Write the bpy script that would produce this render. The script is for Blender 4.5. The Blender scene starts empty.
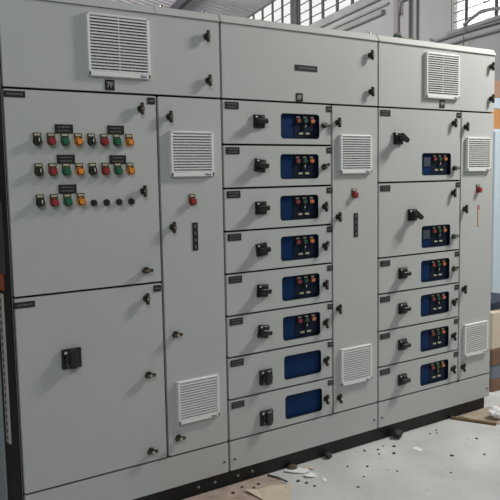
import bpy, bmesh, math, random
from mathutils import Vector, Matrix
random.seed(7)
S = bpy.context.scene
C = S.collection
R = math.radians
ZO = -0.02                       # survey heights -> floor at zero

# ------------------------------------------------------------------ materials
def mat(name, col, rough=0.5, metal=0.0, noise=0.0, nscale=8.0, bump=0.0, bscale=120.0, spec=0.5, col2=None):
    m = bpy.data.materials.new(name); m.use_nodes = True
    nt = m.node_tree; b = nt.nodes['Principled BSDF']
    b.inputs['Base Color'].default_value = (*col, 1)
    b.inputs['Roughness'].default_value = rough
    b.inputs['Metallic'].default_value = metal
    b.inputs['Specular IOR Level'].default_value = spec
    tc = nt.nodes.new('ShaderNodeTexCoord')
    if noise or col2:
        n = nt.nodes.new('ShaderNodeTexNoise'); n.inputs['Scale'].default_value = nscale
        n.inputs['Detail'].default_value = 5
        nt.links.new(tc.outputs['Object'], n.inputs['Vector'])
        mx = nt.nodes.new('ShaderNodeMix'); mx.data_type = 'RGBA'
        c2 = col2 or tuple(c*(1-noise) for c in col)
        rp = nt.nodes.new('ShaderNodeMapRange')
        rp.inputs['From Min'].default_value = 0.35; rp.inputs['From Max'].default_value = 0.68
        nt.links.new(n.outputs['Fac'], rp.inputs['Value'])
        mx.inputs['A'].default_value = (*col, 1); mx.inputs['B'].default_value = (*c2, 1)
        nt.links.new(rp.outputs['Result'], mx.inputs['Factor'])
        nt.links.new(mx.outputs['Result'], b.inputs['Base Color'])
    if bump:
        n2 = nt.nodes.new('ShaderNodeTexNoise'); n2.inputs['Scale'].default_value = bscale
        nt.links.new(tc.outputs['Object'], n2.inputs['Vector'])
        bp = nt.nodes.new('ShaderNodeBump'); bp.inputs['Strength'].default_value = bump
        bp.inputs['Distance'].default_value = 0.002
        nt.links.new(n2.outputs['Fac'], bp.inputs['Height']); nt.links.new(bp.outputs['Normal'], b.inputs['Normal'])
    return m
PAINT = mat('grey_powder_coat', (0.495, 0.51, 0.505), 0.58, noise=0.03, nscale=2.5, bump=0.12, bscale=400, spec=0.2)
GASKET_SHADE = mat('black_gasket_shade', (0.010, 0.010, 0.011), 0.8)  # door gaskets and rail holes; also the painted shade on the left side
BLACK = mat('black_plastic', (0.012, 0.013, 0.015), 0.35)
PLINTH = mat('black_plinth', (0.010, 0.010, 0.011), 0.5, noise=0.3, nscale=12)
WHITEP = mat('white_louvre_plastic', (0.78, 0.79, 0.79), 0.45)
VBACK = mat('vent_filter', (0.10, 0.105, 0.115), 0.9)
VBACK2 = mat('vent_filter_pale', (0.32, 0.325, 0.33), 0.9)
CLIPM = mat('navy_clip', (0.04, 0.07, 0.20), 0.4)
PLATE = mat('engraved_plate', (0.014, 0.015, 0.017), 0.35)
TXT = mat('plate_engraving', (0.13, 0.135, 0.135), 0.6)
TXTB = mat('plate_engraving_bold', (0.33, 0.33, 0.33), 0.6)
LOCKM = mat('lock_body', (0.022, 0.022, 0.018), 0.35)
CHROME = mat('lock_chrome', (0.55, 0.54, 0.48), 0.25, metal=1.0)
BRASS = mat('lock_brass', (0.22, 0.18, 0.08), 0.4, metal=0.7)
LEG = mat('legend_holder', (0.05, 0.045, 0.018), 0.5)
LEGC = mat('legend_card', (0.50, 0.47, 0.34), 0.6)
RED = mat('red_cap', (0.34, 0.025, 0.035), 0.3)
GREEN = mat('green_cap', (0.008, 0.15, 0.075), 0.3)
AMBER = mat('amber_cap', (0.80, 0.27, 0.035), 0.3)
CAPK = mat('black_cap', (0.012, 0.014, 0.013), 0.3)
WMARK = mat('white_pointer', (0.75, 0.75, 0.72), 0.5)
BLUE = mat('blue_panel', (0.002, 0.024, 0.095), 0.5, spec=0.15)
NAVY = mat('navy_module', (0.004, 0.010, 0.026), 0.45, spec=0.2)
METERM = mat('meter_face', (0.05, 0.065, 0.09), 0.3)
GALV = mat('galvanised_steel', (0.50, 0.50, 0.49), 0.45, metal=0.5, noise=0.2, nscale=30)
ORANGE = mat('orange_enamel', (0.48, 0.10, 0.02), 0.5, noise=0.3, nscale=10)
SLATE = mat('slate_sheet', (0.06, 0.07, 0.085), 0.6)
BLUEGREY = mat('blue_grey_paint', (0.36, 0.42, 0.46), 0.5)

# ------------------------------------------------------------------ mesh builder
class MB:
    def __init__(s): s.bm = bmesh.new(); s.mats = []
    def mi(s, m):
        if m not in s.mats: s.mats.append(m)
        return s.mats.index(m)
    def _paint(s, faces, m, smooth=False):
        i = s.mi(m)
        for f in faces: f.material_index = i; f.smooth = smooth
    def box(s, x0, x1, y0, y1, z0, z1, m, bev=0.0, rot=None, seg=1):
        r = bmesh.ops.create_cube(s.bm, size=1)
        vs = r['verts']; c = Vector(((x0+x1)/2, (y0+y1)/2, (z0+z1)/2))
        for v in vs: v.co = Vector((v.co.x*(x1-x0), v.co.y*(y1-y0), v.co.z*(z1-z0)))
        if rot is not None:
            for v in vs: v.co = rot @ v.co
        for v in vs: v.co += c
        fs = {f for v in vs for f in v.link_faces}
        s._paint(fs, m)
        if bev:
            es = {e for v in vs for e in v.link_edges}
            bmesh.ops.bevel(s.bm, geom=list(es), offset=bev, segments=seg, affect='EDGES', profile=0.5)
        return s
    def cyl(s, p, r, d, m, axis='Y', n=20, r2=None, bev=0.0, rot=None):
        # from p outward along -Y (towards the viewer side of a door), or +Z / +X
        res = bmesh.ops.create_cone(s.bm, cap_ends=True, segments=n, radius1=r, radius2=r if r2 is None else r2, depth=d)
        vs = res['verts']
        for v in vs: v.co.z += d/2
        M = {'Y': Matrix.Rotation(R(90), 3, 'X'), 'Z': Matrix.Identity(3), 'X': Matrix.Rotation(R(90), 3, 'Y')}[axis]
        for v in vs:
            v.co = M @ v.co
            if rot is not None: v.co = rot @ v.co
            v.co += Vector(p)
        fs = {f for v in vs for f in v.link_faces}
        s._paint(fs, m, False)
        for f in fs:
            if len(f.verts) == 4: f.smooth = True
        if bev:
            es = [e for e in {e for v in vs for e in v.link_edges} if any(len(f.verts) > 4 for f in e.link_faces)]
            bmesh.ops.bevel(s.bm, geom=es, offset=bev, segments=2, affect='EDGES', profile=0.5)
        return s
    def prism(s, pts, y0, y1, m, plane='XZ'):
        # pts in XZ extruded along Y (or XY extruded along Z)
        def P(a, b, c): return (a, c, b) if plane == 'XZ' else (a, b, c)
        A = [s.bm.verts.new(P(a, b, y0)) for a, b in pts]; B = [s.bm.verts.new(P(a, b, y1)) for a, b in pts]
        fs = [s.bm.faces.new(A), s.bm.faces.new(B[::-1])]
        n = len(pts)
        for i in range(n): fs.append(s.bm.faces.new((A[i], B[i], B[(i+1) % n], A[(i+1) % n])))
        s._paint(fs, m); return s
    def tube(s, pts, r, m, n=8):
        pts = [Vector(p) for p in pts]; rings = []
        for i, p in enumerate(pts):
            a = pts[max(i-1, 0)]; b = pts[min(i+1, len(pts)-1)]; t = (b-a).normalized()
            u = t.cross(Vector((0, 0, 1)))
            if u.length < 1e-3: u = t.cross(Vector((0, 1, 0)))
            u.normalize(); w = t.cross(u)
            rr = r[i] if isinstance(r, (list, tuple)) else r
            rings.append([s.bm.verts.new(p + (u*math.cos(k*2*math.pi/n) + w*math.sin(k*2*math.pi/n))*rr) for k in range(n)])
        fs = []
        for A, B in zip(rings, rings[1:]):
            for k in range(n): fs.append(s.bm.faces.new((A[k], A[(k+1) % n], B[(k+1) % n], B[k])))
        s._paint(fs, m, True)
        s._paint([s.bm.faces.new(rings[0][::-1]), s.bm.faces.new(rings[-1])], m); return s
    def mesh(s, name):
        me = bpy.data.meshes.new(name)
        bmesh.ops.recalc_face_normals(s.bm, faces=s.bm.faces)
        s.bm.to_mesh(me); s.bm.free()
        for m in s.mats: me.materials.append(m)
        return me

def rrect(x0, x1, z0, z1, r, n=5):
    pts = []
    for cx, cz, a in ((x1-r, z1-r, 0), (x0+r, z1-r, 90), (x0+r, z0+r, 180), (x1-r, z0+r, 270)):
        for k in range(n+1):
            t = R(a + 90*k/n); pts.append((cx+r*math.cos(t), cz+r*math.sin(t)))
    return pts

# ------------------------------------------------------------------ object helpers
WL = {}
def link(name, me, loc, parent=None, label=None, roty=0.0):
    o = bpy.data.objects.new(name, me); C.objects.link(o)
    loc = Vector(loc)
    if parent is not None:
        o.parent = parent; o.location = loc - WL[parent]
    else: o.location = loc
    o.rotation_euler = (0, roty, 0)
    WL[o] = loc
    if label: o['label'] = label
    return o
def thing(name, loc, label, cat, group=None, me=None):
    o = link(name, me, loc, None, label); o['category'] = cat
    if group: o['group'] = group
    return o
def struct(name, me, loc=(0, 0, 0), parent=None):
    o = link(name, me, loc, parent)
    if parent is None: o['kind'] = 'structure'
    return o

# ------------------------------------------------------------------ hardware meshes (origin on door face, -Y outward)
def strokes(b, w, h, rows, y, m, fill=0.6, seed=1):
    rnd = random.Random(seed); rh = h/rows
    for r in range(rows):
        z = h/2 - rh*(r+0.5); x = -w/2*fill*1.15
        while x < w/2*fill*1.1:
            ww = rnd.uniform(0.003, 0.007)
            b.box(x, x+ww, y-0.0006, y, z-rh*0.2, z+rh*0.2, m); x += ww + rnd.uniform(0.0015, 0.003)
def plate_mesh(w, h, rows=2, seed=1, vertical=False, rim=True):
    b = MB(); b.box(-w/2, w/2, -0.003, 0, -h/2, h/2, PLATE, 0.0008)
    if vertical:
        n = 4
        for k in range(n):
            z = h/2 - h*(k+0.5)/n
            b.box(-w*0.16, w*0.16, -0.0036, -0.003, z-h/n*0.24, z+h/n*0.24, TXT)
    else: strokes(b, w, h*0.8, rows, -0.003, TXT, 0.62, seed)
    return b.mesh('nameplate')
def text_plate(txt, w, h):
    b = MB(); b.box(-w/2, w/2, -0.003, 0, -h/2, h/2, PLATE, 0.0008)
    cu = bpy.data.curves.new('t', 'FONT'); cu.body = txt; cu.size = h*0.72; cu.align_x = 'CENTER'; cu.align_y = 'CENTER'
    cu.extrude = 0.0004; cu.offset = h*0.012
    to = bpy.data.objects.new('t', cu); C.objects.link(to)
    dg = bpy.context.evaluated_depsgraph_get(); me = bpy.data.meshes.new_from_object(to.evaluated_get(dg))
    bpy.data.objects.remove(to); bpy.data.curves.remove(cu)
    me.transform(Matrix.Translation((0, -0.0034, 0)) @ Matrix.Rotation(R(90), 4, 'X'))
    me.materials.clear(); i = b.mi(TXTB)
    for p in me.polygons: p.material_index = i
    b.bm.from_mesh(me)
    bpy.data.meshes.remove(me)
    return b.mesh('section_plate')
def lock_mesh():
    b = MB()
    b.cyl((0, 0, 0), 0.0145, 0.006, LOCKM, bev=0.001)
    b.cyl((0, -0.005, 0), 0.0125, 0.014, LOCKM)
    for sx in (-1, 1): b.box(-0.0068, 0.0068, -0.027, -0.013, min(0, sx*0.025), max(0, sx*0.025), LOCKM, 0.003, seg=2)
    b.cyl((0, -0.025, 0), 0.0065, 0.004, CHROME, n=14)
    b.box(-0.0035, 0.0035, -0.0285, -0.027, -0.0165, -0.0105, BRASS, 0.0005)
    b.box(-0.0035, 0.0035, -0.0285, -0.027, 0.0105, 0.0165, BRASS, 0.0005)
    return b.mesh('quarter_turn_lock')
def rotary_mesh(w, prot, ang, mark=False):
    b = MB()
    b.box(-w/2, w/2, -0.012, 0, -w/2, w/2, BLACK, 0.003, seg=2)
    b.box(-w/2+0.005, w/2-0.005, -0.0145, -0.011, -w/2+0.005, w/2-0.005, BLACK, 0.001)
    b.cyl((0, -0.014, 0), w*0.39, 0.012, BLACK, bev=0.002, n=28)
    b.cyl((0, -0.025, 0), w*0.26, prot-0.04, BLACK, bev=0.001, n=24)
    M = Matrix.Rotation(R(ang), 3, 'Y')
    b.box(-w*0.47, w*0.47, -prot, -prot+0.024, -w*0.19, w*0.19, BLACK, 0.006, rot=M, seg=3)
    s = w*0.1
    b.box(-w*0.38, -w*0.38+s*1.6, -0.0155, -0.0144, w*0.26, w*0.26+s*1.2, WMARK)
    if mark:
        b.box(-w*0.02-s, w*0.02+s*0.2, -0.0155, -0.0144, -w*0.44, -w*0.38, WMARK, rot=None)
        b.box(-w*0.36, -w*0.12, -0.0155, -0.0144, -w*0.33, -w*0.29, WMARK, rot=Matrix.Rotation(R(55), 3, 'Y'))
    return b.mesh('rotary_handle')
def button_mesh(capm, selector=False, s=1.0, name='push_button'):
    b = MB()
    w = 0.0165*s
    b.box(-w, w, -0.004*s, 0, -0.006*s, 0.024*s, LEG, 0.0012*s)
    b.box(-w*0.72, w*0.72, -0.0046*s, -0.0035*s, 0.0125*s, 0.0205*s, LEGC, 0.0003)
    b.cyl((0, 0, -0.009*s), 0.0172*s, 0.008*s, capm, n=24)
    b.cyl((0, -0.007*s, -0.009*s), 0.0152*s, 0.016*s, capm, n=24, bev=0.004*s)
    if selector:
        b.box(-0.003*s, 0.003*s, -0.028*s, -0.020*s, -0.020*s, 0.006*s, capm, 0.001*s)
        b.box(-0.0018*s, 0.0018*s, -0.0288*s, -0.0278*s, -0.011*s, 0.002*s, WMARK)
    return b.mesh(name)
def knob_mesh():
    b = MB(); b.cyl((0, 0, 0), 0.0135, 0.006, BLACK, bev=0.001); b.cyl((0, -0.005, 0), 0.0115, 0.009, BLACK, bev=0.003)
    return b.mesh('round_knob')
def small_lamp(capm):
    b = MB(); b.box(-0.0135, 0.0135, -0.003, 0, -0.018, 0.020, CAPK, 0.0008)
    b.box(-0.010, 0.010, -0.0036, -0.003, 0.012, 0.0178, LEGC)
    b.cyl((0, -0.002, -0.003), 0.0125, 0.010, capm, n=20, bev=0.003); return b.mesh('indicator_lamp')
def selector_small():
    b = MB(); b.cyl((0, 0, 0), 0.0125, 0.005, CAPK, n=18); b.box(-0.0035, 0.0035, -0.013, -0.004, -0.012, 0.012, CAPK, 0.001)
    b.box(-0.0015, 0.0015, -0.0136, -0.0128, 0.0, 0.0115, WMARK); return b.mesh('selector_switch')
def tag_small():
    b = MB(); b.box(-0.012, 0.012, -0.003, 0, -0.0045, 0.0045, LEGC, 0.0004); return b.mesh('legend_tag')
def vent_mesh(w, h, n, back, dep=0.017):
    b = MB(); t = 0.012; tb = 0.020
    b.box(-w/2, w/2, -0.004, 0, -h/2, h/2, WHITEP)
    b.box(-w/2+t*0.5, w/2-t*0.5, -dep+0.0125, -0.003, -h/2+t*0.5, h/2-t*0.5, back)
    b.box(-w/2, -w/2+t, -dep, 0, -h/2, h/2, WHITEP, 0.003, seg=2)
    b.box(w/2-t, w/2, -dep, 0, -h/2, h/2, WHITEP, 0.003, seg=2)
    b.box(-w/2, w/2, -dep, 0, h/2-t*0.7, h/2, WHITEP, 0.003, seg=2)
    b.box(-w/2, w/2, -dep, 0, -h/2, -h/2+tb, WHITEP, 0.003, seg=2)
    zt = h/2-t*0.7; zb = -h/2+tb; p = (zt-zb)/n
    M = Matrix.Rotation(R(38), 3, 'X')
    for k in range(n):
        z = zb + p*(k+0.5)
        b.box(-w/2+t*0.6, w/2-t*0.6, -dep+0.0005, -dep+0.0145, z-0.0011, z+0.0011, WHITEP, rot=M)
        b.box(-w/2+t*0.6, w/2-t*0.6, -dep-0.0002, -dep+0.0018, z-p*0.5-0.0002, z-p*0.5+p*0.36, WHITEP)
    if n > 15: b.box(-0.0015, 0.0015, -dep+0.003, -dep+0.014, zb, zt, WHITEP)
    b.box(w/2-0.046, w/2-0.018, -dep-0.002, -dep+0.004, -h/2+0.003, -h/2+0.018, CLIPM, 0.002)
    b.box(w/2-0.040, w/2-0.024, -dep-0.0026, -dep-0.001, -h/2+0.010, -h/2+0.015, WHITEP)
    return b.mesh('louvre_vent')
def bolt_mesh(r=0.007, m=GALV):
    b = MB(); b.cyl((0, 0, 0), r*1.4, 0.0015, m, n=14); b.cyl((0, -0.0015, 0), r, 0.005, m, n=6); return b.mesh('bolt')
def eyebolt():
    b = MB(); b.cyl((0, 0, 0), 0.012, 0.006, GALV, 'Z', n=12); b.cyl((0, 0, 0.006), 0.008, 0.010, CHROME, 'Z', n=6); return b.mesh('cap_bolt')

H = dict(lock=lock_mesh(), rot=rotary_mesh(0.062, 0.046, 0), rotB=rotary_mesh(0.074, 0.036, 90, True), rotL=rotary_mesh(0.082, 0.036, 90, True), rotX=rotary_mesh(0.066, 0.066, 35),
         rotV=rotary_mesh(0.062, 0.052, 90), red=button_mesh(RED), green=button_mesh(GREEN), amber=button_mesh(AMBER),
         sel=button_mesh(CAPK, True), knob=knob_mesh(), lred=small_lamp(mat('dull_red_cap', (0.26, 0.035, 0.045), 0.45)), lgreen=small_lamp(mat('dull_green_cap', (0.01, 0.085, 0.05), 0.45)), lamber=small_lamp(mat('dull_amber_cap', (0.55, 0.17, 0.07), 0.45)),
         ssel=selector_small(), tag=tag_small(), bolt=bolt_mesh(0.005), dbolt=bolt_mesh(0.0035, PLINTH), eye=eyebolt(),
         pS=plate_mesh(0.036, 0.028, 1, 3), pL=plate_mesh(0.082, 0.024, 1, 4), pD=plate_mesh(0.074, 0.032, 2, 5), pW=plate_mesh(0.138, 0.027, 1, 6),
         pC=plate_mesh(0.074, 0.036, 2, 8), pV=plate_mesh(0.028, 0.125, 1, 7, True),
         vT=vent_mesh(0.272, 0.247, 18, VBACK), vN=vent_mesh(0.216, 0.197, 14, VBACK2))
t7, t8, t9 = text_plate('7F', 0.042, 0.042), text_plate('8F', 0.042, 0.042), text_plate('9F', 0.042, 0.042)

NM = dict(rotB='rotary_handle', lock='quarter_turn_lock', rot='rotary_handle', rotL='rotary_handle', rotX='rotary_handle', rotV='rotary_handle', red='push_button',
          green='push_button', amber='indicator_lamp', sel='selector_switch', knob='round_knob', lred='push_button', lgreen='push_button',
          lamber='indicator_lamp', ssel='selector_switch', tag='legend_tag', bolt='bolt', dbolt='screw', pS='compartment_tag', pL='nameplate',
          pD='nameplate', pW='nameplate', pC='nameplate', pV='nameplate', vT='louvre_vent', vN='louvre_vent')
LB = dict(red='red push button', green='green push button', amber='amber indicator lamp', sel='black selector switch with white pointer',
          lred='red push button', lgreen='green push button', lamber='amber indicator lamp')
def put(key, x, z, parent, y=0.0, roty=0.0):
    return link(NM[key], H[key], (x, y, z+ZO), parent, LB.get(key), R(roty))

def door(name, x0, x1, z0, z1, cab, hole=None, label=None):
    g = 0.0048; x0 += 0.0062; x1 -= 0.0062; z0 += g; z1 -= (g if z1 < 2.1 else 0.001)
    b = MB(); bm = b.bm
    cx, cz = x0, z0
    outer = rrect(0, x1-x0, 0, z1-z0, 0.003, 2)
    loops = [outer]
    if hole: loops.append(rrect(hole[0]-cx, hole[1]-cx, hole[2]-cz, hole[3]-cz, 0.016, 5))
    es = []
    for lp in loops:
        vs = [bm.verts.new((a, 0, c)) for a, c in lp]
        es += [bm.edges.new((vs[i], vs[(i+1) % len(vs)])) for i in range(len(vs))]
    r = bmesh.ops.triangle_fill(bm, use_beauty=True, edges=es, normal=(0, -1, 0))
    fs = [f for f in bm.faces]
    ex = bmesh.ops.extrude_face_region(bm, geom=fs)
    for v in [v for v in ex['geom'] if isinstance(v, bmesh.types.BMVert)]: v.co.y = 0.019
    b._paint(bm.faces, PAINT)
    me = b.mesh(name)
    return link(name, me, (cx, 0, cz+ZO), cab, label)
def box_part(name, x0, x1, y0, y1, z0, z1, m, parent, bev=0.002, label=None):
    b = MB(); b.box(0, x1-x0, 0, y1-y0, 0, z1-z0, m, bev, seg=2)
    return link(name, b.mesh(name), (x0, y0, z0+ZO), parent, label)

M12 = -0.323
def cabinet(x0, x1, label):
    cab = thing('switchgear_cabinet', ((x0+x1)/2, 0.25, 0), label, 'electrical cabinet')
    b = MB(); e = 0.0025
    b.box(x0+e, x1-e, 0.026, 0.50, 0.102, 2.186, PAINT); b.box(x0+e+0.002, x1-e-0.002, 0.020, 0.026, 0.104, 2.186, GASKET_SHADE)
    me = b.mesh('body')
    link('body', me, (0, 0, ZO), cab)
    # roof cap with a thin lip
    b = MB(); cs = [x0+e, (M12+0.004 if x0 < -0.9 else None), x1-e]; cs = [q for q in cs if q is not None]
    for a, c in zip(cs, cs[1:]):
        n0 = len(b.bm.verts); pr = [(-0.007, 2.1865), (-0.007, 2.1900), (0.012, 2.2205), (0.52, 2.2205), (0.52, 2.1865)]
        A = [b.bm.verts.new((a+0.0015, y, z)) for y, z in pr]; B = [b.bm.verts.new((c-0.0015, y, z)) for y, z in pr]
        fs = [b.bm.faces.new(A), b.bm.faces.new(B[::-1])] + [b.bm.faces.new((A[k], B[k], B[(k+1) % 5], A[(k+1) % 5])) for k in range(5)]
        b._paint(fs, PAINT)
    link('roof_cap', b.mesh('roof_cap'), (0, 0, ZO), cab)
    return cab
def skirt(x0, x1, cab):
    s = door('base_panel', x0, x1, 0.100, 0.2515, cab)
    for x in (x0+0.03, x1-0.03): put('dbolt', x, 0.158, s)
    p = box_part('plinth', x0+(0.0 if x0 > -0.9 else 0.004), x1-0.012 if x1 > 1.5 else x1, 0.030, 0.48, 0.02, 0.102, PLINTH, cab, 0.001, 'black plinth')
    return p
def panel(cx0, cz0, dr, lit=True, w=0.239, h=0.112, meter=False):
    # recessed control panel seen through the door cut-out; top-left corner (cx0, cz0)
    b = MB(); b.prism([(a, c) for a, c in rrect(-0.006, w+0.006, -h-0.006, 0.006, 0.016)], 0.013, 0.0195, BLUE)
    if lit: b.prism([(a, c) for a, c in rrect(w*0.36, w+0.004, -h-0.004, 0.004, 0.014)], 0.0115, 0.0135, NAVY)
    # dark rubber edge
    o = rrect(0.0004, w-0.0004, -h+0.0004, -0.0004, 0.0158); i = rrect(0.004, w-0.004, -h+0.004, -0.004, 0.013)
    n = len(o)
    for y in (-0.001, 0.0125): pass
    O1 = [b.bm.verts.new((a, -0.001, c)) for a, c in o]; I1 = [b.bm.verts.new((a, -0.001, c)) for a, c in i]
    O2 = [b.bm.verts.new((a, 0.0125, c)) for a, c in o]; I2 = [b.bm.verts.new((a, 0.0125, c)) for a, c in i]
    fs = []
    for k in range(n):
        j = (k+1) % n
        fs += [b.bm.faces.new((O1[k], O1[j], I1[j], I1[k])), b.bm.faces.new((I1[k], I1[j], I2[j], I2[k])), b.bm.faces.new((O2[k], O2[j], O1[j], O1[k])), b.bm.faces.new((I2[k], I2[j], O2[j], O2[k]))]
    b._paint(fs, NAVY)
    link('control_panel', b.mesh('control_panel'), (cx0, 0, cz0+ZO), dr, 'blue and black panel of push buttons' if lit else 'blank blue panel')
    if lit:
        y = 0.0115
        for k, key in enumerate(('lred', 'lgreen', 'lamber')): put(key, cx0+0.106+0.0435*k+0.004, cz0-0.030, dr, y)
        put('ssel', cx0+0.148, cz0-0.064, dr, y, 20)
        put('tag', cx0+0.128, cz0-0.094, dr, y); put('tag', cx0+0.170, cz0-0.094, dr, y)
    if meter:
        box_part('meter', cx0+0.022, cx0+0.078, 0.008, 0.014, cz0-0.075, cz0-0.025, METERM, dr, 0.001)

# ================================================================== cabinet one (left)
L, M12, C12, M23, C23, M3, RR = -0.967, -0.323, 0.0, 0.646, 0.968, 1.625, 1.925
c1 = cabinet(L, C12, 'left switchgear cabinet with two large square doors and rows of coloured push buttons')
skirt(L, C12, c1)
d = door('top_door', L, C12, 1.850, 2.186, c1)
put('vT', -0.492, 2.036, d); link('section_plate', t7, (-0.535, 0, 1.881+ZO), d, 'plate reading 7F')
put('lock', -0.073, 2.115, d); put('lock', -0.069, 1.925, d)
d = door('compartment_door', L, M12, 1.048, 1.850, c1)
put('pL', -0.922, 1.827, d); put('pS', -0.351, 1.825, d)
for z in (1.790, 1.446, 1.107): put('lock', -0.402, z, d, 0, 90 if z < 1.2 else 0)
cols = [-0.8435, -0.7885, -0.734, -0.679, -0.624, -0.569, -0.514, -0.459]
for zi, z in enumerate((1.660, 1.542, 1.421)):
    for k, x in enumerate(cols):
        if zi == 2 and k > 3: put('knob', x, 1.404, d); continue
        key = ('sel', 'red', 'green', 'amber')[k % 4]
        put(key, x, z, d, 0, 0)
for x, z in ((-0.735, 1.700), (-0.516, 1.700), (-0.7325, 1.581), (-0.512, 1.579), (-0.731, 1.463)): put('pC', x, z, d)
d = door('compartment_door', L, M12, 0.2515, 1.048, c1)
put('pL', -0.925, 1.018, d); put('pS', -0.350, 1.023, d); put('rotL', -0.748, 0.777, d)
for z, a in ((0.985, 0), (0.648, 90), (0.304, 90)): put('lock', -0.406, z, d, 0, a)
def cable_door(x0, x1, cab, lockx, vx, lampx, platex, plate=True):
    d = door('cable_chamber_door', x0, x1, 0.2515, 1.850, cab)
    for z, a in ((1.761, 0), (1.285, 0), (0.808, 90 if x0 < 0 else 0), (0.333, 90 if x0 < 0 else 0)): put('lock', lockx-0.012, z, d, 0, a)
    put('vN', vx, 1.602, d); put('vN', vx, 0.492, d); put('red', lampx-0.008, 1.402, d)
    if plate: put('pV', platex, 1.2365, d)
    else:
        b = MB(); b.box(-0.008, 0.008, -0.002, 0, -0.063, 0.063, mat('faded_red_plate', (0.45, 0.16, 0.12), 0.6)); b.box(-0.0045, 0.0045, -0.0028, -0.0018, -0.058, 0.035, mat('cream_strip', (0.62, 0.56, 0.47), 0.6))
        link('nameplate', b.mesh('nameplate'), (platex, 0, 1.2395+ZO), d, 'faded red strip label')
    return d
cable_door(M12, C12, c1, -0.256, -0.164, -0.158, -0.154)
for x in (-0.26, -0.05): link('cap_bolt', H['eye'], (x, 0.05, 2.221+ZO), c1)
box_part('side_shade_strip', L-0.006, L+0.001, 0.02, 0.226, 0.10, 2.18, GASKET_SHADE, c1, 0.001, 'black strip standing for shade on the left side')  # shade on the cabinet's left side, painted as a black strip
box_part('side_panel', L-0.014, L+0.002, 0.226, 0.50, 0.10, 0.92, BLUEGREY, c1, 0.003, 'blue-grey side sheet')
b = MB()
b.box(-0.006, 0.006, 0, 0.045, 0, 0.62, mat('pale_zinc_rail', (0.62, 0.56, 0.53), 0.5), 0.001)
for k in range(20): b.box(-0.0068, -0.0055, 0.016, 0.030, 0.012+k*0.03, 0.030+k*0.03, GASKET_SHADE)
link('perforated_rail', b.mesh('perforated_rail'), (L-0.008, 0.115, 0.43+ZO), c1, 'galvanised rail with a column of holes')
box_part('side_bracket', L-0.012, L+0.001, 0.095, 0.22, 1.065, 1.135, ORANGE, c1, 0.002, 'orange bracket')
box_part('side_cover', L-0.010, L+0.001, 0.065, 0.22, 1.135, 1.42, SLATE, c1, 0.002, 'slate cover strip')

# ================================================================== cabinet two (middle)
c2 = cabinet(C12, C23, 'middle switchgear cabinet with a column of eight equal drawers and blue control panels')
skirt(C12, C23, c2)
d = door('top_door', C12, C23, 1.850, 2.186, c2)
put('pW', 0.487, 2.016, d); link('section_plate', t8, (0.4435, 0, 1.8745+ZO), d, 'plate reading 8F')
put('lock', 0.908, 2.110, d); put('lock', 0.911, 1.925, d)
zs = [1.850, 1.646, 1.446, 1.248, 1.050, 0.851, 0.653, 0.450, 0.2515]
for i in range(8):
    zt, zb = zs[i], zs[i+1]; px = 0.338 if i < 2 else (0.325 if i < 4 else 0.330)
    px = [0.336, 0.330, 0.326, 0.326, 0.330, 0.332, 0.336, 0.340][i]; pt = zt-(0.053 if i == 0 else 0.043)
    w, h = 0.236, 0.120; px -= 0.005
    lit = i < 6
    d = door('feeder_door', C12, M23, zb, zt, c2, hole=(px, px+w, pt-h, pt))
    panel(px, pt, d, lit, w, h)
    put('pD', 0.054, zt-0.028, d); put('pS', 0.630, zt-0.024, d)
    if i > 5: put('rotB', 0.215, zt-0.124, d)
    else: put('rot', 0.200 + 0.001*i, zt-0.096, d, 0, [0, 8, 0, -6, 4, 10, 0, 0][i])
    put('lock', 0.594, zt-0.105, d, 0, [90, 55, 0, 20, 0, 0, 10, 0][i])
cable_door(M23, C23, c2, 0.695, 0.801, 0.803, 0.808)
for x in (0.955,): link('cap_bolt', H['eye'], (x, 0.05, 2.221+ZO), c2)

# ================================================================== cabinet three (right)
c3 = cabinet(C23, RR, 'right switchgear cabinet with two tall feeder doors above four drawers')
skirt(C23, RR, c3)
d = door('top_door', C23, RR, 1.850, 2.186, c3)
put('vT', 1.453, 2.035, d); link('section_plate', t9, (1.460, 0, 1.884+ZO), d, 'plate reading 9F')
put('lock', 1.880, 2.118, d); put('lock', 1.884, 1.931, d)
def feeder3(zt, zb, px, pt, rotk, rx, rz, latch, big, la_rot):
    w, h = 0.238, 0.124
    d = door('feeder_door', C23, M3, zb, zt, c3, hole=(px, px+w, pt-h, pt))
    panel(px, pt, d, True, w, h, meter=big)
    put('pD', 1.019, zt-0.030, d); put('pS', 1.602, zt-0.024, d)
    put(rotk, rx, rz, d); put('lock', latch[0], latch[1], d, 0, la_rot)
    if big: put('lock', 1.556, zt-0.070, d)
feeder3(1.850, 1.452, 1.302, 1.610, 'rotX', 1.110, 1.688, (1.566, 1.524), True, 90)
feeder3(1.452, 1.047, 1.303, 1.202, 'rotX', 1.222, 1.270, (1.566, 1.128), True, 75)
zz = [1.047, 0.850, 0.645, 0.445, 0.2515]
for i in range(4):
    feeder3(zz[i], zz[i+1], 1.300, zz[i]-0.041, 'rot', 1.150, zz[i]-0.096, (1.572, zz[i]-0.108), False, [70, 30, 0, 0][i])
cable_door(M3, RR, c3, 1.672, 1.773, 1.790, 1.790, plate=False)
for x in (0.985, 1.01): link('cap_bolt', H['eye'], (x+0.01, 0.05+x*0.02, 2.221+ZO), c3)
# bolts along the black plinths
for cab, xs in ((c1, (-0.155, -0.065)), (c2, (0.065, 0.150))):
    for x in xs: put('bolt', x, 0.058, cab, 0.030)

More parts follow.
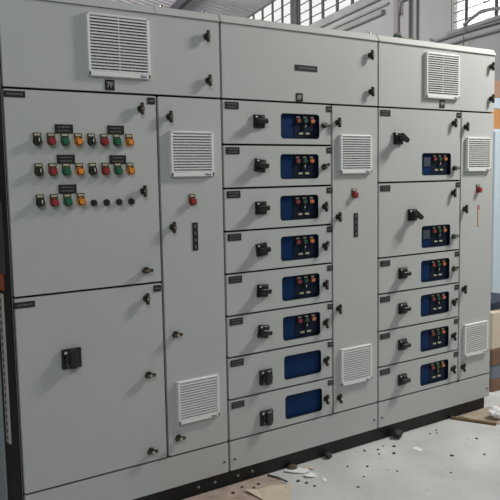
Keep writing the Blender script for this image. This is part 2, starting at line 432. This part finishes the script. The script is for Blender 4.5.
# ================================================================== the hall
TH = R(14.4); P0 = Vector((4.2, 1.0, 0)); hs = Vector((math.sin(TH), math.cos(TH), 0)); nn = Vector((hs.y, -hs.x, 0))
def hall_mat(name, c, rough, noise, sc, bump=0.0): return mat(name, c, rough, noise=noise, nscale=sc, bump=bump, bscale=60)
WALLM = hall_mat('painted_plaster', (0.47, 0.46, 0.45), 0.8, 0.12, 1.5, 0.2)
LEDGE = hall_mat('grey_ledge', (0.38, 0.37, 0.355), 0.8, 0.2, 3)
STEEL = mat('dark_column_steel', (0.10, 0.09, 0.085), 0.6, noise=0.3, nscale=6)
FRAME = mat('window_frame_paint', (0.10, 0.095, 0.09), 0.6)
ROOFM = mat('corrugated_sheet', (0.48, 0.45, 0.47), 0.5, noise=0.25, nscale=1.2)
PURL = mat('purlin_steel', (0.05, 0.05, 0.055), 0.6)
def glass():
    m = bpy.data.materials.new('window_glass'); m.use_nodes = True; nt = m.node_tree
    nt.nodes.clear(); o = nt.nodes.new('ShaderNodeOutputMaterial'); t = nt.nodes.new('ShaderNodeBsdfTransparent'); g = nt.nodes.new('ShaderNodeBsdfGlossy')
    t.inputs[0].default_value = (0.97, 0.96, 0.95, 1); g.inputs['Roughness'].default_value = 0.1
    mx = nt.nodes.new('ShaderNodeMixShader'); mx.inputs[0].default_value = 0.07; nt.links.new(t.outputs[0], mx.inputs[1]); nt.links.new(g.outputs[0], mx.inputs[2])
    nt.links.new(mx.outputs[0], o.inputs[0]); return m
GLASS = glass()
# wall-aligned mesh: local x along hs (s), local y = outward normal, z up
def wall_obj(name, b, label=None, parent=None, kind=True, cat=None, grp=None):
    o = bpy.data.objects.new(name, b.mesh(name)); C.objects.link(o)
    Mx = Matrix(((hs.x, nn.x, 0, P0.x), (hs.y, nn.y, 0, P0.y), (0, 0, 1, 0), (0, 0, 0, 1)))
    if parent is None: o.matrix_world = Mx
    else: o.parent = parent
    if kind and parent is None: o['kind'] = 'structure'
    if label: o['label'] = label
    if cat: o['category'] = cat
    if grp: o['group'] = grp
    return o
ZR = 4.58
T = 0.08
b = MB()
def wb(s0, s1, z0, z1): b.box(s0, s1, 0, T, z0, z1, WALLM)
wb(-7, 14.9, 0, 3.01)
wb(-7, -1.2, 3.01, ZR); wb(1.69, 3.0, 3.01, ZR); wb(-1.2, 1.69, 4.15, ZR)
wb(3.0, 14.9, 3.01, 3.81)
wall_obj('wall_right', b)
def window(name, s0, s1, z0, z1, mull, horiz, thick):
    b = MB(); f = 0.03 if thick > .02 else 0.012
    b.box(s0, s1, 0.012, 0.05, z0, z0+f, FRAME if thick > .02 else WMARK); b.box(s0, s1, 0.012, 0.05, z1-f, z1, FRAME)
    b.box(s0, s0+f, 0.012, 0.05, z0, z1, FRAME if thick > .02 else WMARK); b.box(s1-f, s1, 0.012, 0.05, z0, z1, FRAME if thick > .02 else WMARK)
    for m in mull: b.box(m-thick, m+thick, 0.015, 0.045, z0, z1, FRAME)
    hb = 0.006 if thick > .012 else 0.0035
    for z in horiz: b.box(s0+f, s1-f, 0.022, 0.036, z-hb, z+hb, FRAME)
    w = wall_obj(name, b)
    g = MB(); g.box(s0+0.01, s1-0.01, 0.028, 0.031, z0+0.01, z1-0.01, GLASS); wall_obj('pane', g, parent=w, kind=False)
    return w
w1 = window('window_1', 3.0, 5.93, 3.81, ZR, [3.55, 4.05, 4.52, 5.01, 5.46], [3.95, 4.09, 4.23, 4.37, 4.5], 0.024)
w2 = window('window_2', 6.18, 14.9, 3.81, ZR, [6.64, 7.10, 7.61, 8.1, 8.6, 9.1, 9.6, 10.1, 10.6, 11.1, 11.6, 12.1, 12.6, 13.1, 13.6, 14.1], [4.0, 4.19, 4.38], 0.02)
w3 = window('window_3', -1.2, 1.69, 3.01, 4.15, [1.46, 0.97, 0.47, 0, -.5], [3.11, 3.21, 3.31, 3.45, 3.6, 3.75, 3.9, 4.03], 0.010)
b = MB(); b.box(5.93, 6.18, -0.02, 0.06, 0, ZR, STEEL, 0.01); wall_obj('trim_1', b)                       # dark steel column
b = MB(); b.box(2.95, 14.9, -0.05, 0, 3.70, 3.81, LEDGE, 0.008); b.box(3.1, 14.9, -0.06, 0, 3.50, 3.56, LEDGE, 0.008); b.box(3.0, 14.9, -0.03, 0, 3.60, 3.63, LEDGE, 0.004); wall_obj('trim_2', b)
b = MB(); b.box(-1.25, 1.72, -0.05, 0, 2.97, 3.01, LEDGE, 0.008); wall_obj('trim_3', b)
b = MB(); b.box(2.75, 2.86, -0.03, 0, 0, ZR, mat('pink_grey_render', (0.33, 0.29, 0.28), 0.8), 0.008); wall_obj('trim_4', b)
PIPE = mat('conduit_grey', (0.27, 0.265, 0.255), 0.6)
b = MB(); b.tube([(2.70, -0.03, 3.40), (2.70, -0.03, 3.54), (2.68, -0.03, 3.57), (2.50, -0.03, 3.57), (2.475, -0.03, 3.54), (2.475, -0.03, 0.3)], 0.018, PIPE)
wall_obj('conduit', b, 'dark hooked conduit pipe running down the grey wall', kind=False, cat='pipe')
b = MB(); b.tube([(2.34, -0.02, 4.4), (2.34, -0.02, 0.3)], 0.014, PIPE)
wall_obj('conduit', b, 'thin straight vertical conduit on the wall, right of the hooked pipe', kind=False, cat='pipe')
b = MB(); b.tube([(2.05, -0.025, 3.00)] + [(2.0-0.3*k, -0.03, 2.955+0.006*math.sin(k)) for k in range(11)], 0.013, PIPE)
wall_obj('cable', b, 'upper horizontal cable on the wall just under the bright right window', kind=False, cat='cable')
b = MB(); b.tube([(1.7-0.3*k, -0.03, 2.875+0.006*math.sin(k*1.7)) for k in range(10)], 0.011, PIPE)
wall_obj('cable', b, 'lower horizontal cable running along the grey wall, second under the window', kind=False, cat='cable')
b = MB(); b.tube([(1.36, -0.07, 3.02), (1.30, -0.07, 3.04), (1.22, -0.06, 3.07), (1.10, -0.06, 3.10), (0.95, -0.05, 3.09), (0.80, -0.04, 3.07), (0.6, -0.04, 3.06)], 0.018, PIPE)
b.tube([(1.36, -0.07, 3.02), (1.37, -0.07, 2.80), (1.36, -0.07, 2.6)], 0.008, PIPE)
wall_obj('cable', b, 'thick bent cable looping up across the corner of the bright right window', kind=False, cat='cable')
b = MB(); b.prism([(1.02, 3.22), (1.14, 3.20), (1.22, 3.17), (1.24, 3.20), (1.17, 3.30), (1.20, 3.42), (1.12, 3.50), (1.00, 3.46), (1.05, 3.34)], 0.055, 0.07, LEDGE)
wall_obj('torn_cloth', b, 'grey scrap of torn cloth hanging inside the bright right window', kind=False, cat='cloth')

# corrugated roof rising to the left of the wall
SL = 0.268
b = MB(); prof = []; s = -7.0
while s < 15.0:
    prof += [(s, 0), (s+0.10, 0), (s+0.135, 0.05), (s+0.185, 0.05), (s+0.22, 0)]; s += 0.22
fs = []
prev = None
for s, dz in prof:
    row = [b.bm.verts.new((s, -dd, ZR+SL*dd+dz)) for dd in (-0.06, 3, 7, 11)]
    if prev:
        for k in range(3): fs.append(b.bm.faces.new((prev[k], row[k], row[k+1], prev[k+1])))
    prev = row
b._paint(fs, ROOFM)
roof = wall_obj('ceiling', b)
sm = roof.modifiers.new('s', 'SOLIDIFY'); sm.thickness = 0.004; sm.offset = 1
b = MB()
M = Matrix.Rotation(math.atan(-SL), 3, 'X')
for dd in (1.25, 3.2, 5.2, 7.2): b.box(-7, 15, -dd-0.05, -dd+0.05, ZR+SL*dd-0.17, ZR+SL*dd-0.01, PURL)
wall_obj('trim_5', b)
b = MB(); b.box(14.9, 15.15, -11, 0.25, 0, 8.0, WALLM); wall_obj('wall_back', b)
b = MB(); b.box(-7, 15.15, -11.25, -11, 0, 8.0, WALLM); wall_obj('wall_left', b)
b = MB(); b.box(-7.25, -7, -11, T, 0, 8.0, WALLM); wall_obj('wall_front', b)

# floor
def floor_mat():
    m = mat('concrete_floor', (0.64, 0.66, 0.66), 0.75, nscale=2.6, col2=(0.50, 0.515, 0.51), bump=0.3, bscale=90)
    nt = m.node_tree; b = nt.nodes['Principled BSDF']; tc = [n for n in nt.nodes if n.type == 'TEX_COORD'][0]
    src = b.inputs['Base Color'].links[0].from_socket
    v = nt.nodes.new('ShaderNodeTexNoise'); v.inputs['Scale'].default_value = 26; v.inputs['Detail'].default_value = 3
    nt.links.new(tc.outputs['Object'], v.inputs['Vector'])
    r = nt.nodes.new('ShaderNodeMapRange'); r.inputs['From Min'].default_value = 0.64; r.inputs['From Max'].default_value = 0.76
    nt.links.new(v.outputs['Fac'], r.inputs['Value'])
    mx = nt.nodes.new('ShaderNodeMix'); mx.data_type = 'RGBA'; mx.inputs['B'].default_value = (0.40, 0.40, 0.39, 1)
    nt.links.new(r.outputs['Result'], mx.inputs['Factor']); nt.links.new(src, mx.inputs['A']); nt.links.new(mx.outputs['Result'], b.inputs['Base Color'])
    return m
b = MB(); b.box(-9, 9, -8, 17, -0.1, 0, floor_mat()); struct('floor', b.mesh('floor'))

# ================================================================== loose things
def flat(name, pts, th, m, label, cat, z=0.0, grp=None, curl=0.0, sub=0):
    cx = sum(p[0] for p in pts)/len(pts); cy = sum(p[1] for p in pts)/len(pts)
    b = MB(); b.prism([(x-cx, y-cy) for x, y in pts], 0, th, m, plane='XY')
    if curl:
        bmesh.ops.triangulate(b.bm, faces=b.bm.faces[:])
        for v in b.bm.verts:
            v.co.z += curl*abs(math.sin(v.co.x*31+v.co.y*17))
    return thing(name, (cx, cy, z), label, cat, grp, b.mesh(name))
CARD = mat('pinkish_cardboard', (0.52, 0.41, 0.35), 0.9, noise=0.35, nscale=14)
CARD2 = mat('cream_cardboard', (0.66, 0.58, 0.46), 0.9, noise=0.1, nscale=10)
CARDB = mat('brown_cardboard', (0.46, 0.38, 0.30), 0.9, noise=0.2, nscale=10)
WHT = mat('white_offcut', (0.85, 0.86, 0.87), 0.6)
DK = mat('dark_scrap', (0.03, 0.03, 0.03), 0.7)
flat('cardboard_sheet', [(-0.35, 0.02), (0.20, 0.022), (0.262, -0.03), (0.23, -0.11), (0.18, -0.20), (0.10, -0.40), (-0.3, -0.45)], 0.004, CARD,
     'pinkish brown cardboard sheet with dark flecks on the floor by the plinth', 'cardboard', curl=0.0)
flat('torn_cardboard', [(0.03, -0.075), (0.09, -0.105), (0.13, -0.115), (0.165, -0.12), (0.215, -0.135), (0.255, -0.150), (0.20, -0.17), (0.20, -0.22), (0.11, -0.33), (0.02, -0.30), (0.05, -0.20)], 0.003, CARD2,
     'torn cream cardboard piece lying on the pinkish cardboard sheet', 'cardboard', z=0.0045, curl=0.010)
b = MB(); b.tube([(-0.02, 0.055, 0), (0.0, 0.0, 0.002), (0.012, -0.065, 0)], 0.004, DK)
thing('steel_rod', (0.242, -0.052, 0.0085), 'short dark steel rod lying at the edge of the cardboard sheet', 'rod', None, b.mesh('steel_rod'))
flat('plastic_offcut', [(0.315, -0.005), (0.345, 0.012), (0.40, -0.018), (0.430, -0.055), (0.424, -0.082), (0.385, -0.080), (0.35, -0.052)], 0.003, WHT, 'large pointed white plastic offcut beside the black plinth', 'offcut', curl=0.006)
flat('plastic_offcut', [(0.365, -0.098), (0.41, -0.098), (0.425, -0.125), (0.408, -0.150), (0.365, -0.128)], 0.004, WHT, 'folded white plastic offcut with bluish tip, just in front of the pointed one', 'offcut', curl=0.008)
flat('plastic_offcut', [(0.425, -0.168), (0.44, -0.178), (0.425, -0.212), (0.405, -0.205)], 0.003, WHT, 'small white chip on the floor right of the two white offcuts', 'offcut')
flat('plastic_offcut', [(0.425, -0.02), (0.47, -0.03), (0.475, -0.062), (0.45, -0.07)], 0.003, CARD2, 'cream chip half behind the pointed white offcut', 'offcut', curl=0.005)
flat('paper_strip', [(1.055, -0.165), (1.095, -0.165), (1.092, -0.215), (1.060, -0.225)], 0.002, WHT, 'small white paper strip alone on the grey floor', 'paper')
flat('cardboard_sheet', [(1.655, 0.018), (1.93, 0.018), (2.35, -0.10), (2.1, -0.45), (1.72, -0.20)], 0.005, CARDB, 'brown cardboard sheet on the floor at the right end of the plinth', 'cardboard')
b = MB(); b.box(-0.13, 0.13, -0.012, 0.012, 0, 0.014, mat('wood_batten', (0.20, 0.14, 0.07), 0.8, noise=0.3, nscale=20), 0.001, rot=Matrix.Rotation(R(-62), 3, 'Z'))
thing('wooden_batten', (1.655, -0.095, 0.0), 'thin brown wooden batten along the edge of the right cardboard sheet', 'batten', None, b.mesh('wooden_batten'))
def crumple(name, loc, r, m, label, cat, seed, flatz=0.6):
    b = MB(); bmesh.ops.create_icosphere(b.bm, subdivisions=3, radius=r)
    rnd = random.Random(seed); dirs = [Vector((rnd.gauss(0, 1), rnd.gauss(0, 1), rnd.gauss(0, 1))).normalized() for _ in range(16)]
    for v in b.bm.verts:
        k = max(abs(v.co.normalized().dot(q)) for q in dirs[:10]); j = v.co.normalized().dot(dirs[11])
        v.co *= (0.62 + 0.45*k**6 + 0.12*j); v.co.z *= flatz
    zm = min(v.co.z for v in b.bm.verts)
    for v in b.bm.verts: v.co.z -= zm
    b._paint(b.bm.faces, m)
    return thing(name, loc, label, cat, None, b.mesh(name))
crumple('crumpled_paper', (1.80, -0.140, 0.0053), 0.050, WHT, 'crumpled white paper on the right cardboard sheet', 'paper', 3, 0.7)
crumple('crumpled_paper', (1.80, -0.245, 0.005), 0.030, mat('pale_green_paper', (0.55, 0.68, 0.66), 0.8), 'small pale green paper wad beside the crumpled white paper', 'paper', 5, 0.5)
crumple('black_scrap', (1.110, -0.012, 0), 0.032, DK, 'black lump of scrap against the plinth of the right cabinet', 'scrap', 8, 0.75)
crumple('black_scrap', (0.610, 0.0, 0), 0.022, DK, 'black lump of scrap against the plinth of the middle cabinet', 'scrap', 9, 0.7)
crumple('brown_scrap', (0.375, 0.004, 0), 0.026, mat('olive_scrap', (0.09, 0.08, 0.045), 0.8), 'brown lump of scrap behind the pointed white offcut', 'scrap', 12, 0.5)
def onz(x, y): return x, y
chips = [(1.30, -0.075), (1.34, -0.09), (1.37, -0.06), (0.83, -0.04), (0.90, -0.07), (0.96, -0.05), (1.00, -0.09), (0.86, -0.12), (0.93, -0.16), (0.70, -0.20), (0.60, -0.28),
         (0.50, -0.35), (0.78, -0.33), (1.15, -0.36), (1.45, -0.28), (1.30, -0.45), (0.98, -0.50), (0.62, -0.14), (0.05, -0.03), (0.13, -0.05), (0.09, -0.07), (-0.02, -0.06), (0.33, -0.17), (0.31, -0.13), (0.34, -0.22)]
proto = None
for i, (x, y) in enumerate(chips):
    if proto is None:
        b = MB(); b.prism([(-0.012, -0.005), (0.002, -0.009), (0.012, 0.0), (0.005, 0.008), (-0.008, 0.006)], 0, 0.005, DK, plane='XY')
        proto = thing('metal_chip', (x, y, 0), 'tiny dark chip of swarf scattered on the floor before the cabinets', 'scrap', 'dark chips on the floor', b.mesh('metal_chip'))
        o = proto
    else:
        o = proto.copy(); C.objects.link(o); o.location = (x, y, 0)
    on_card = x < 0.19 and y > -0.2 and x > -0.3
    o.location.z = 0.0042 if on_card else 0.0
    o.rotation_euler = (0, 0, random.uniform(0, 6)); k = random.uniform(0.5, 1.0); o.scale = (k, k, k)

# green strap on the right cabinet
b = MB(); g = mat('dark_green_strap', (0.05, 0.075, 0.045), 0.7)
b.tube([(-0.055, 0, 0.008), (-0.035, 0, 0.022), (-0.012, 0, 0.030), (0.004, 0, 0.014), (0.05, 0.01, 0.010), (0.10, 0.0, 0.014), (0.112, 0, 0.008)], [0.006, 0.011, 0.012, 0.009, 0.007, 0.009, 0.006], g)
thing('green_strap', (1.19, 0.06, 2.2005), 'dark green strap bundle lying on top of the right cabinet', 'strap', None, b.mesh('green_strap'))

# things standing beyond the right end
lk = thing('storage_locker', (3.45, 1.15, 0), 'pale blue steel locker standing beyond the right end of the cabinets', 'locker')
PB = mat('pale_blue_steel', (0.60, 0.72, 0.80), 0.45)
box_part('body', 3.12, 3.78, 0.92, 1.40, 0.02, 1.84, PB, lk, 0.004)
box_part('door', 3.125, 3.445, 0.90, 0.918, 0.08, 1.82, PB, lk, 0.003); box_part('door', 3.455, 3.775, 0.90, 0.918, 0.08, 1.82, PB, lk, 0.003)
def carton(x0, x1, y0, y1, z0, z1, m, label, tape=True, name='cardboard_box', cat='box'):
    t = thing(name, ((x0+x1)/2, (y0+y1)/2, z0), label, cat)
    b = MB(); b.box(x0, x1, y0, y1, 0, z1-z0, m, 0.004); b.box(x0, x1, (y0+y1)/2-0.001, (y0+y1)/2+0.001, z1-z0-0.001, z1-z0+0.0005, DK)
    link('carton', b.mesh('carton'), (0, 0, z0), t)
    if tape:
        b = MB(); b.box(x0-0.001, x1+0.001, (y0+y1)/2-0.03, (y0+y1)/2+0.03, z1-z0-0.08, z1-z0+0.0012, mat('packing_tape', (0.55, 0.45, 0.3), 0.3))
        link('tape', b.mesh('tape'), (0, 0, z0), t)
    return t
OB = mat('orange_brown_card', (0.55, 0.27, 0.10), 0.8)
carton(3.12, 3.55, 0.95, 1.35, 1.8205, 1.98, OB, 'orange-brown cardboard box directly on top of the pale blue locker')
carton(3.12, 3.50, 0.95, 1.35, 1.982, 2.07, mat('pale_blue_card', (0.55, 0.65, 0.75), 0.8), 'flat pale blue box between two brown boxes above the locker', False)
carton(3.13, 3.50, 0.96, 1.34, 2.072, 2.21, mat('dull_brown_card', (0.40, 0.25, 0.17), 0.8), 'dull brown cardboard box topmost of the pile above the locker')
# pile on the floor right of the cabinets
pl = thing('wooden_crate', (2.5, 0.45, 0), 'low brown wooden crate with slate band on the floor right of the cabinets', 'crate')
WD = mat('crate_wood', (0.22, 0.13, 0.085), 0.8, noise=0.3, nscale=12)
box_part('base_board', 2.215, 2.80, 0.20, 0.70, 0.02, 0.105, WD, pl, 0.004); box_part('middle_band', 2.22, 2.79, 0.205, 0.69, 0.105, 0.20, mat('slate_blue_band', (0.16, 0.19, 0.23), 0.7), pl, 0.004)
box_part('top_board', 2.215, 2.80, 0.20, 0.70, 0.20, 0.31, WD, pl, 0.004)
carton(2.215, 2.72, 0.21, 0.66, 0.291, 0.54, mat('beige_card', (0.62, 0.54, 0.43), 0.8), 'beige cardboard box standing on the brown wooden crate')
b = MB(); b.box(-0.18, 0.18, -0.14, 0.14, 0, 0.055, mat('navy_case', (0.015, 0.02, 0.05), 0.5), 0.012, seg=3); b.box(-0.05, 0.05, -0.155, -0.14, 0.02, 0.035, DK, 0.003)
thing('tool_case', (2.46, 0.40, 0.5415), 'flat dark navy case on top of the beige box', 'case', None, b.mesh('tool_case'))

# ================================================================== light
W = bpy.data.worlds.new('World'); S.world = W; W.use_nodes = True
bg = W.node_tree.nodes['Background']; bg.inputs[0].default_value = (0.96, 0.98, 1.0, 1); bg.inputs[1].default_value = 1.15
def area(name, loc, target, sx, sy, power, col):
    l = bpy.data.lights.new(name, 'AREA'); l.shape = 'RECTANGLE'; l.size = sx; l.size_y = sy; l.energy = power; l.color = col
    o = bpy.data.objects.new(name, l); C.objects.link(o); o.location = loc
    o.rotation_euler = (Vector(target)-Vector(loc)).to_track_quat('-Z', 'Y').to_euler(); return o
area('key_fill_light', (3.05, -1.05, 3.5), (0.0, 0.0, 0.3), 0.5, 0.5, 102, (1.0, 0.965, 0.90))
area('key_fill_light', (-2.2, -3.6, 3.9), (-0.7, 0.0, 1.0), 2.2, 1.5, 50, (0.92, 1.0, 0.99))  # added fill that lifts the left cabinet, not a fixture of the hall
area('wall_fill_light', (-0.6, 5.0, 4.6), (4.9, 3.8, 3.3), 2.6, 1.2, 170, (0.97, 0.98, 1.0))  # added fill to brighten the right wall; the roof has no skylight
area('wall_fill_light', (1.5, 9.0, 4.5), (4.5, 9.0, 4.9), 3.0, 1.5, 190, (0.97, 0.98, 1.0))  # added fill, tilted up to brighten the far wall and roof

# ================================================================== camera
f, yaw, pitch, roll = 709.33, 0.5902, -0.1051, -0.0183
cy, sy, cp, sp = math.cos(yaw), math.sin(yaw), math.cos(pitch), math.sin(pitch)
fw = Vector((sy*cp, cy*cp, sp)); r0 = Vector((cy, -sy, 0)); u0 = r0.cross(fw)
rt = math.cos(roll)*r0 + math.sin(roll)*u0; up = -math.sin(roll)*r0 + math.cos(roll)*u0
cam = bpy.data.cameras.new('camera'); co = bpy.data.objects.new('camera', cam); C.objects.link(co)
cam.sensor_width = 36; cam.sensor_fit = 'HORIZONTAL'; cam.lens = f/500*36; cam.clip_start = 0.05
co.matrix_world = Matrix(((rt.x, up.x, -fw.x, -1.7112), (rt.y, up.y, -fw.y, -2.7632), (rt.z, up.z, -fw.z, 1.505+ZO), (0, 0, 0, 1)))
S.camera = co
S.view_settings.view_transform = 'Standard'; S.view_settings.look = 'None'; S.view_settings.gamma = 1; S.view_settings.use_curve_mapping = False
S.view_settings.exposure = 0.0
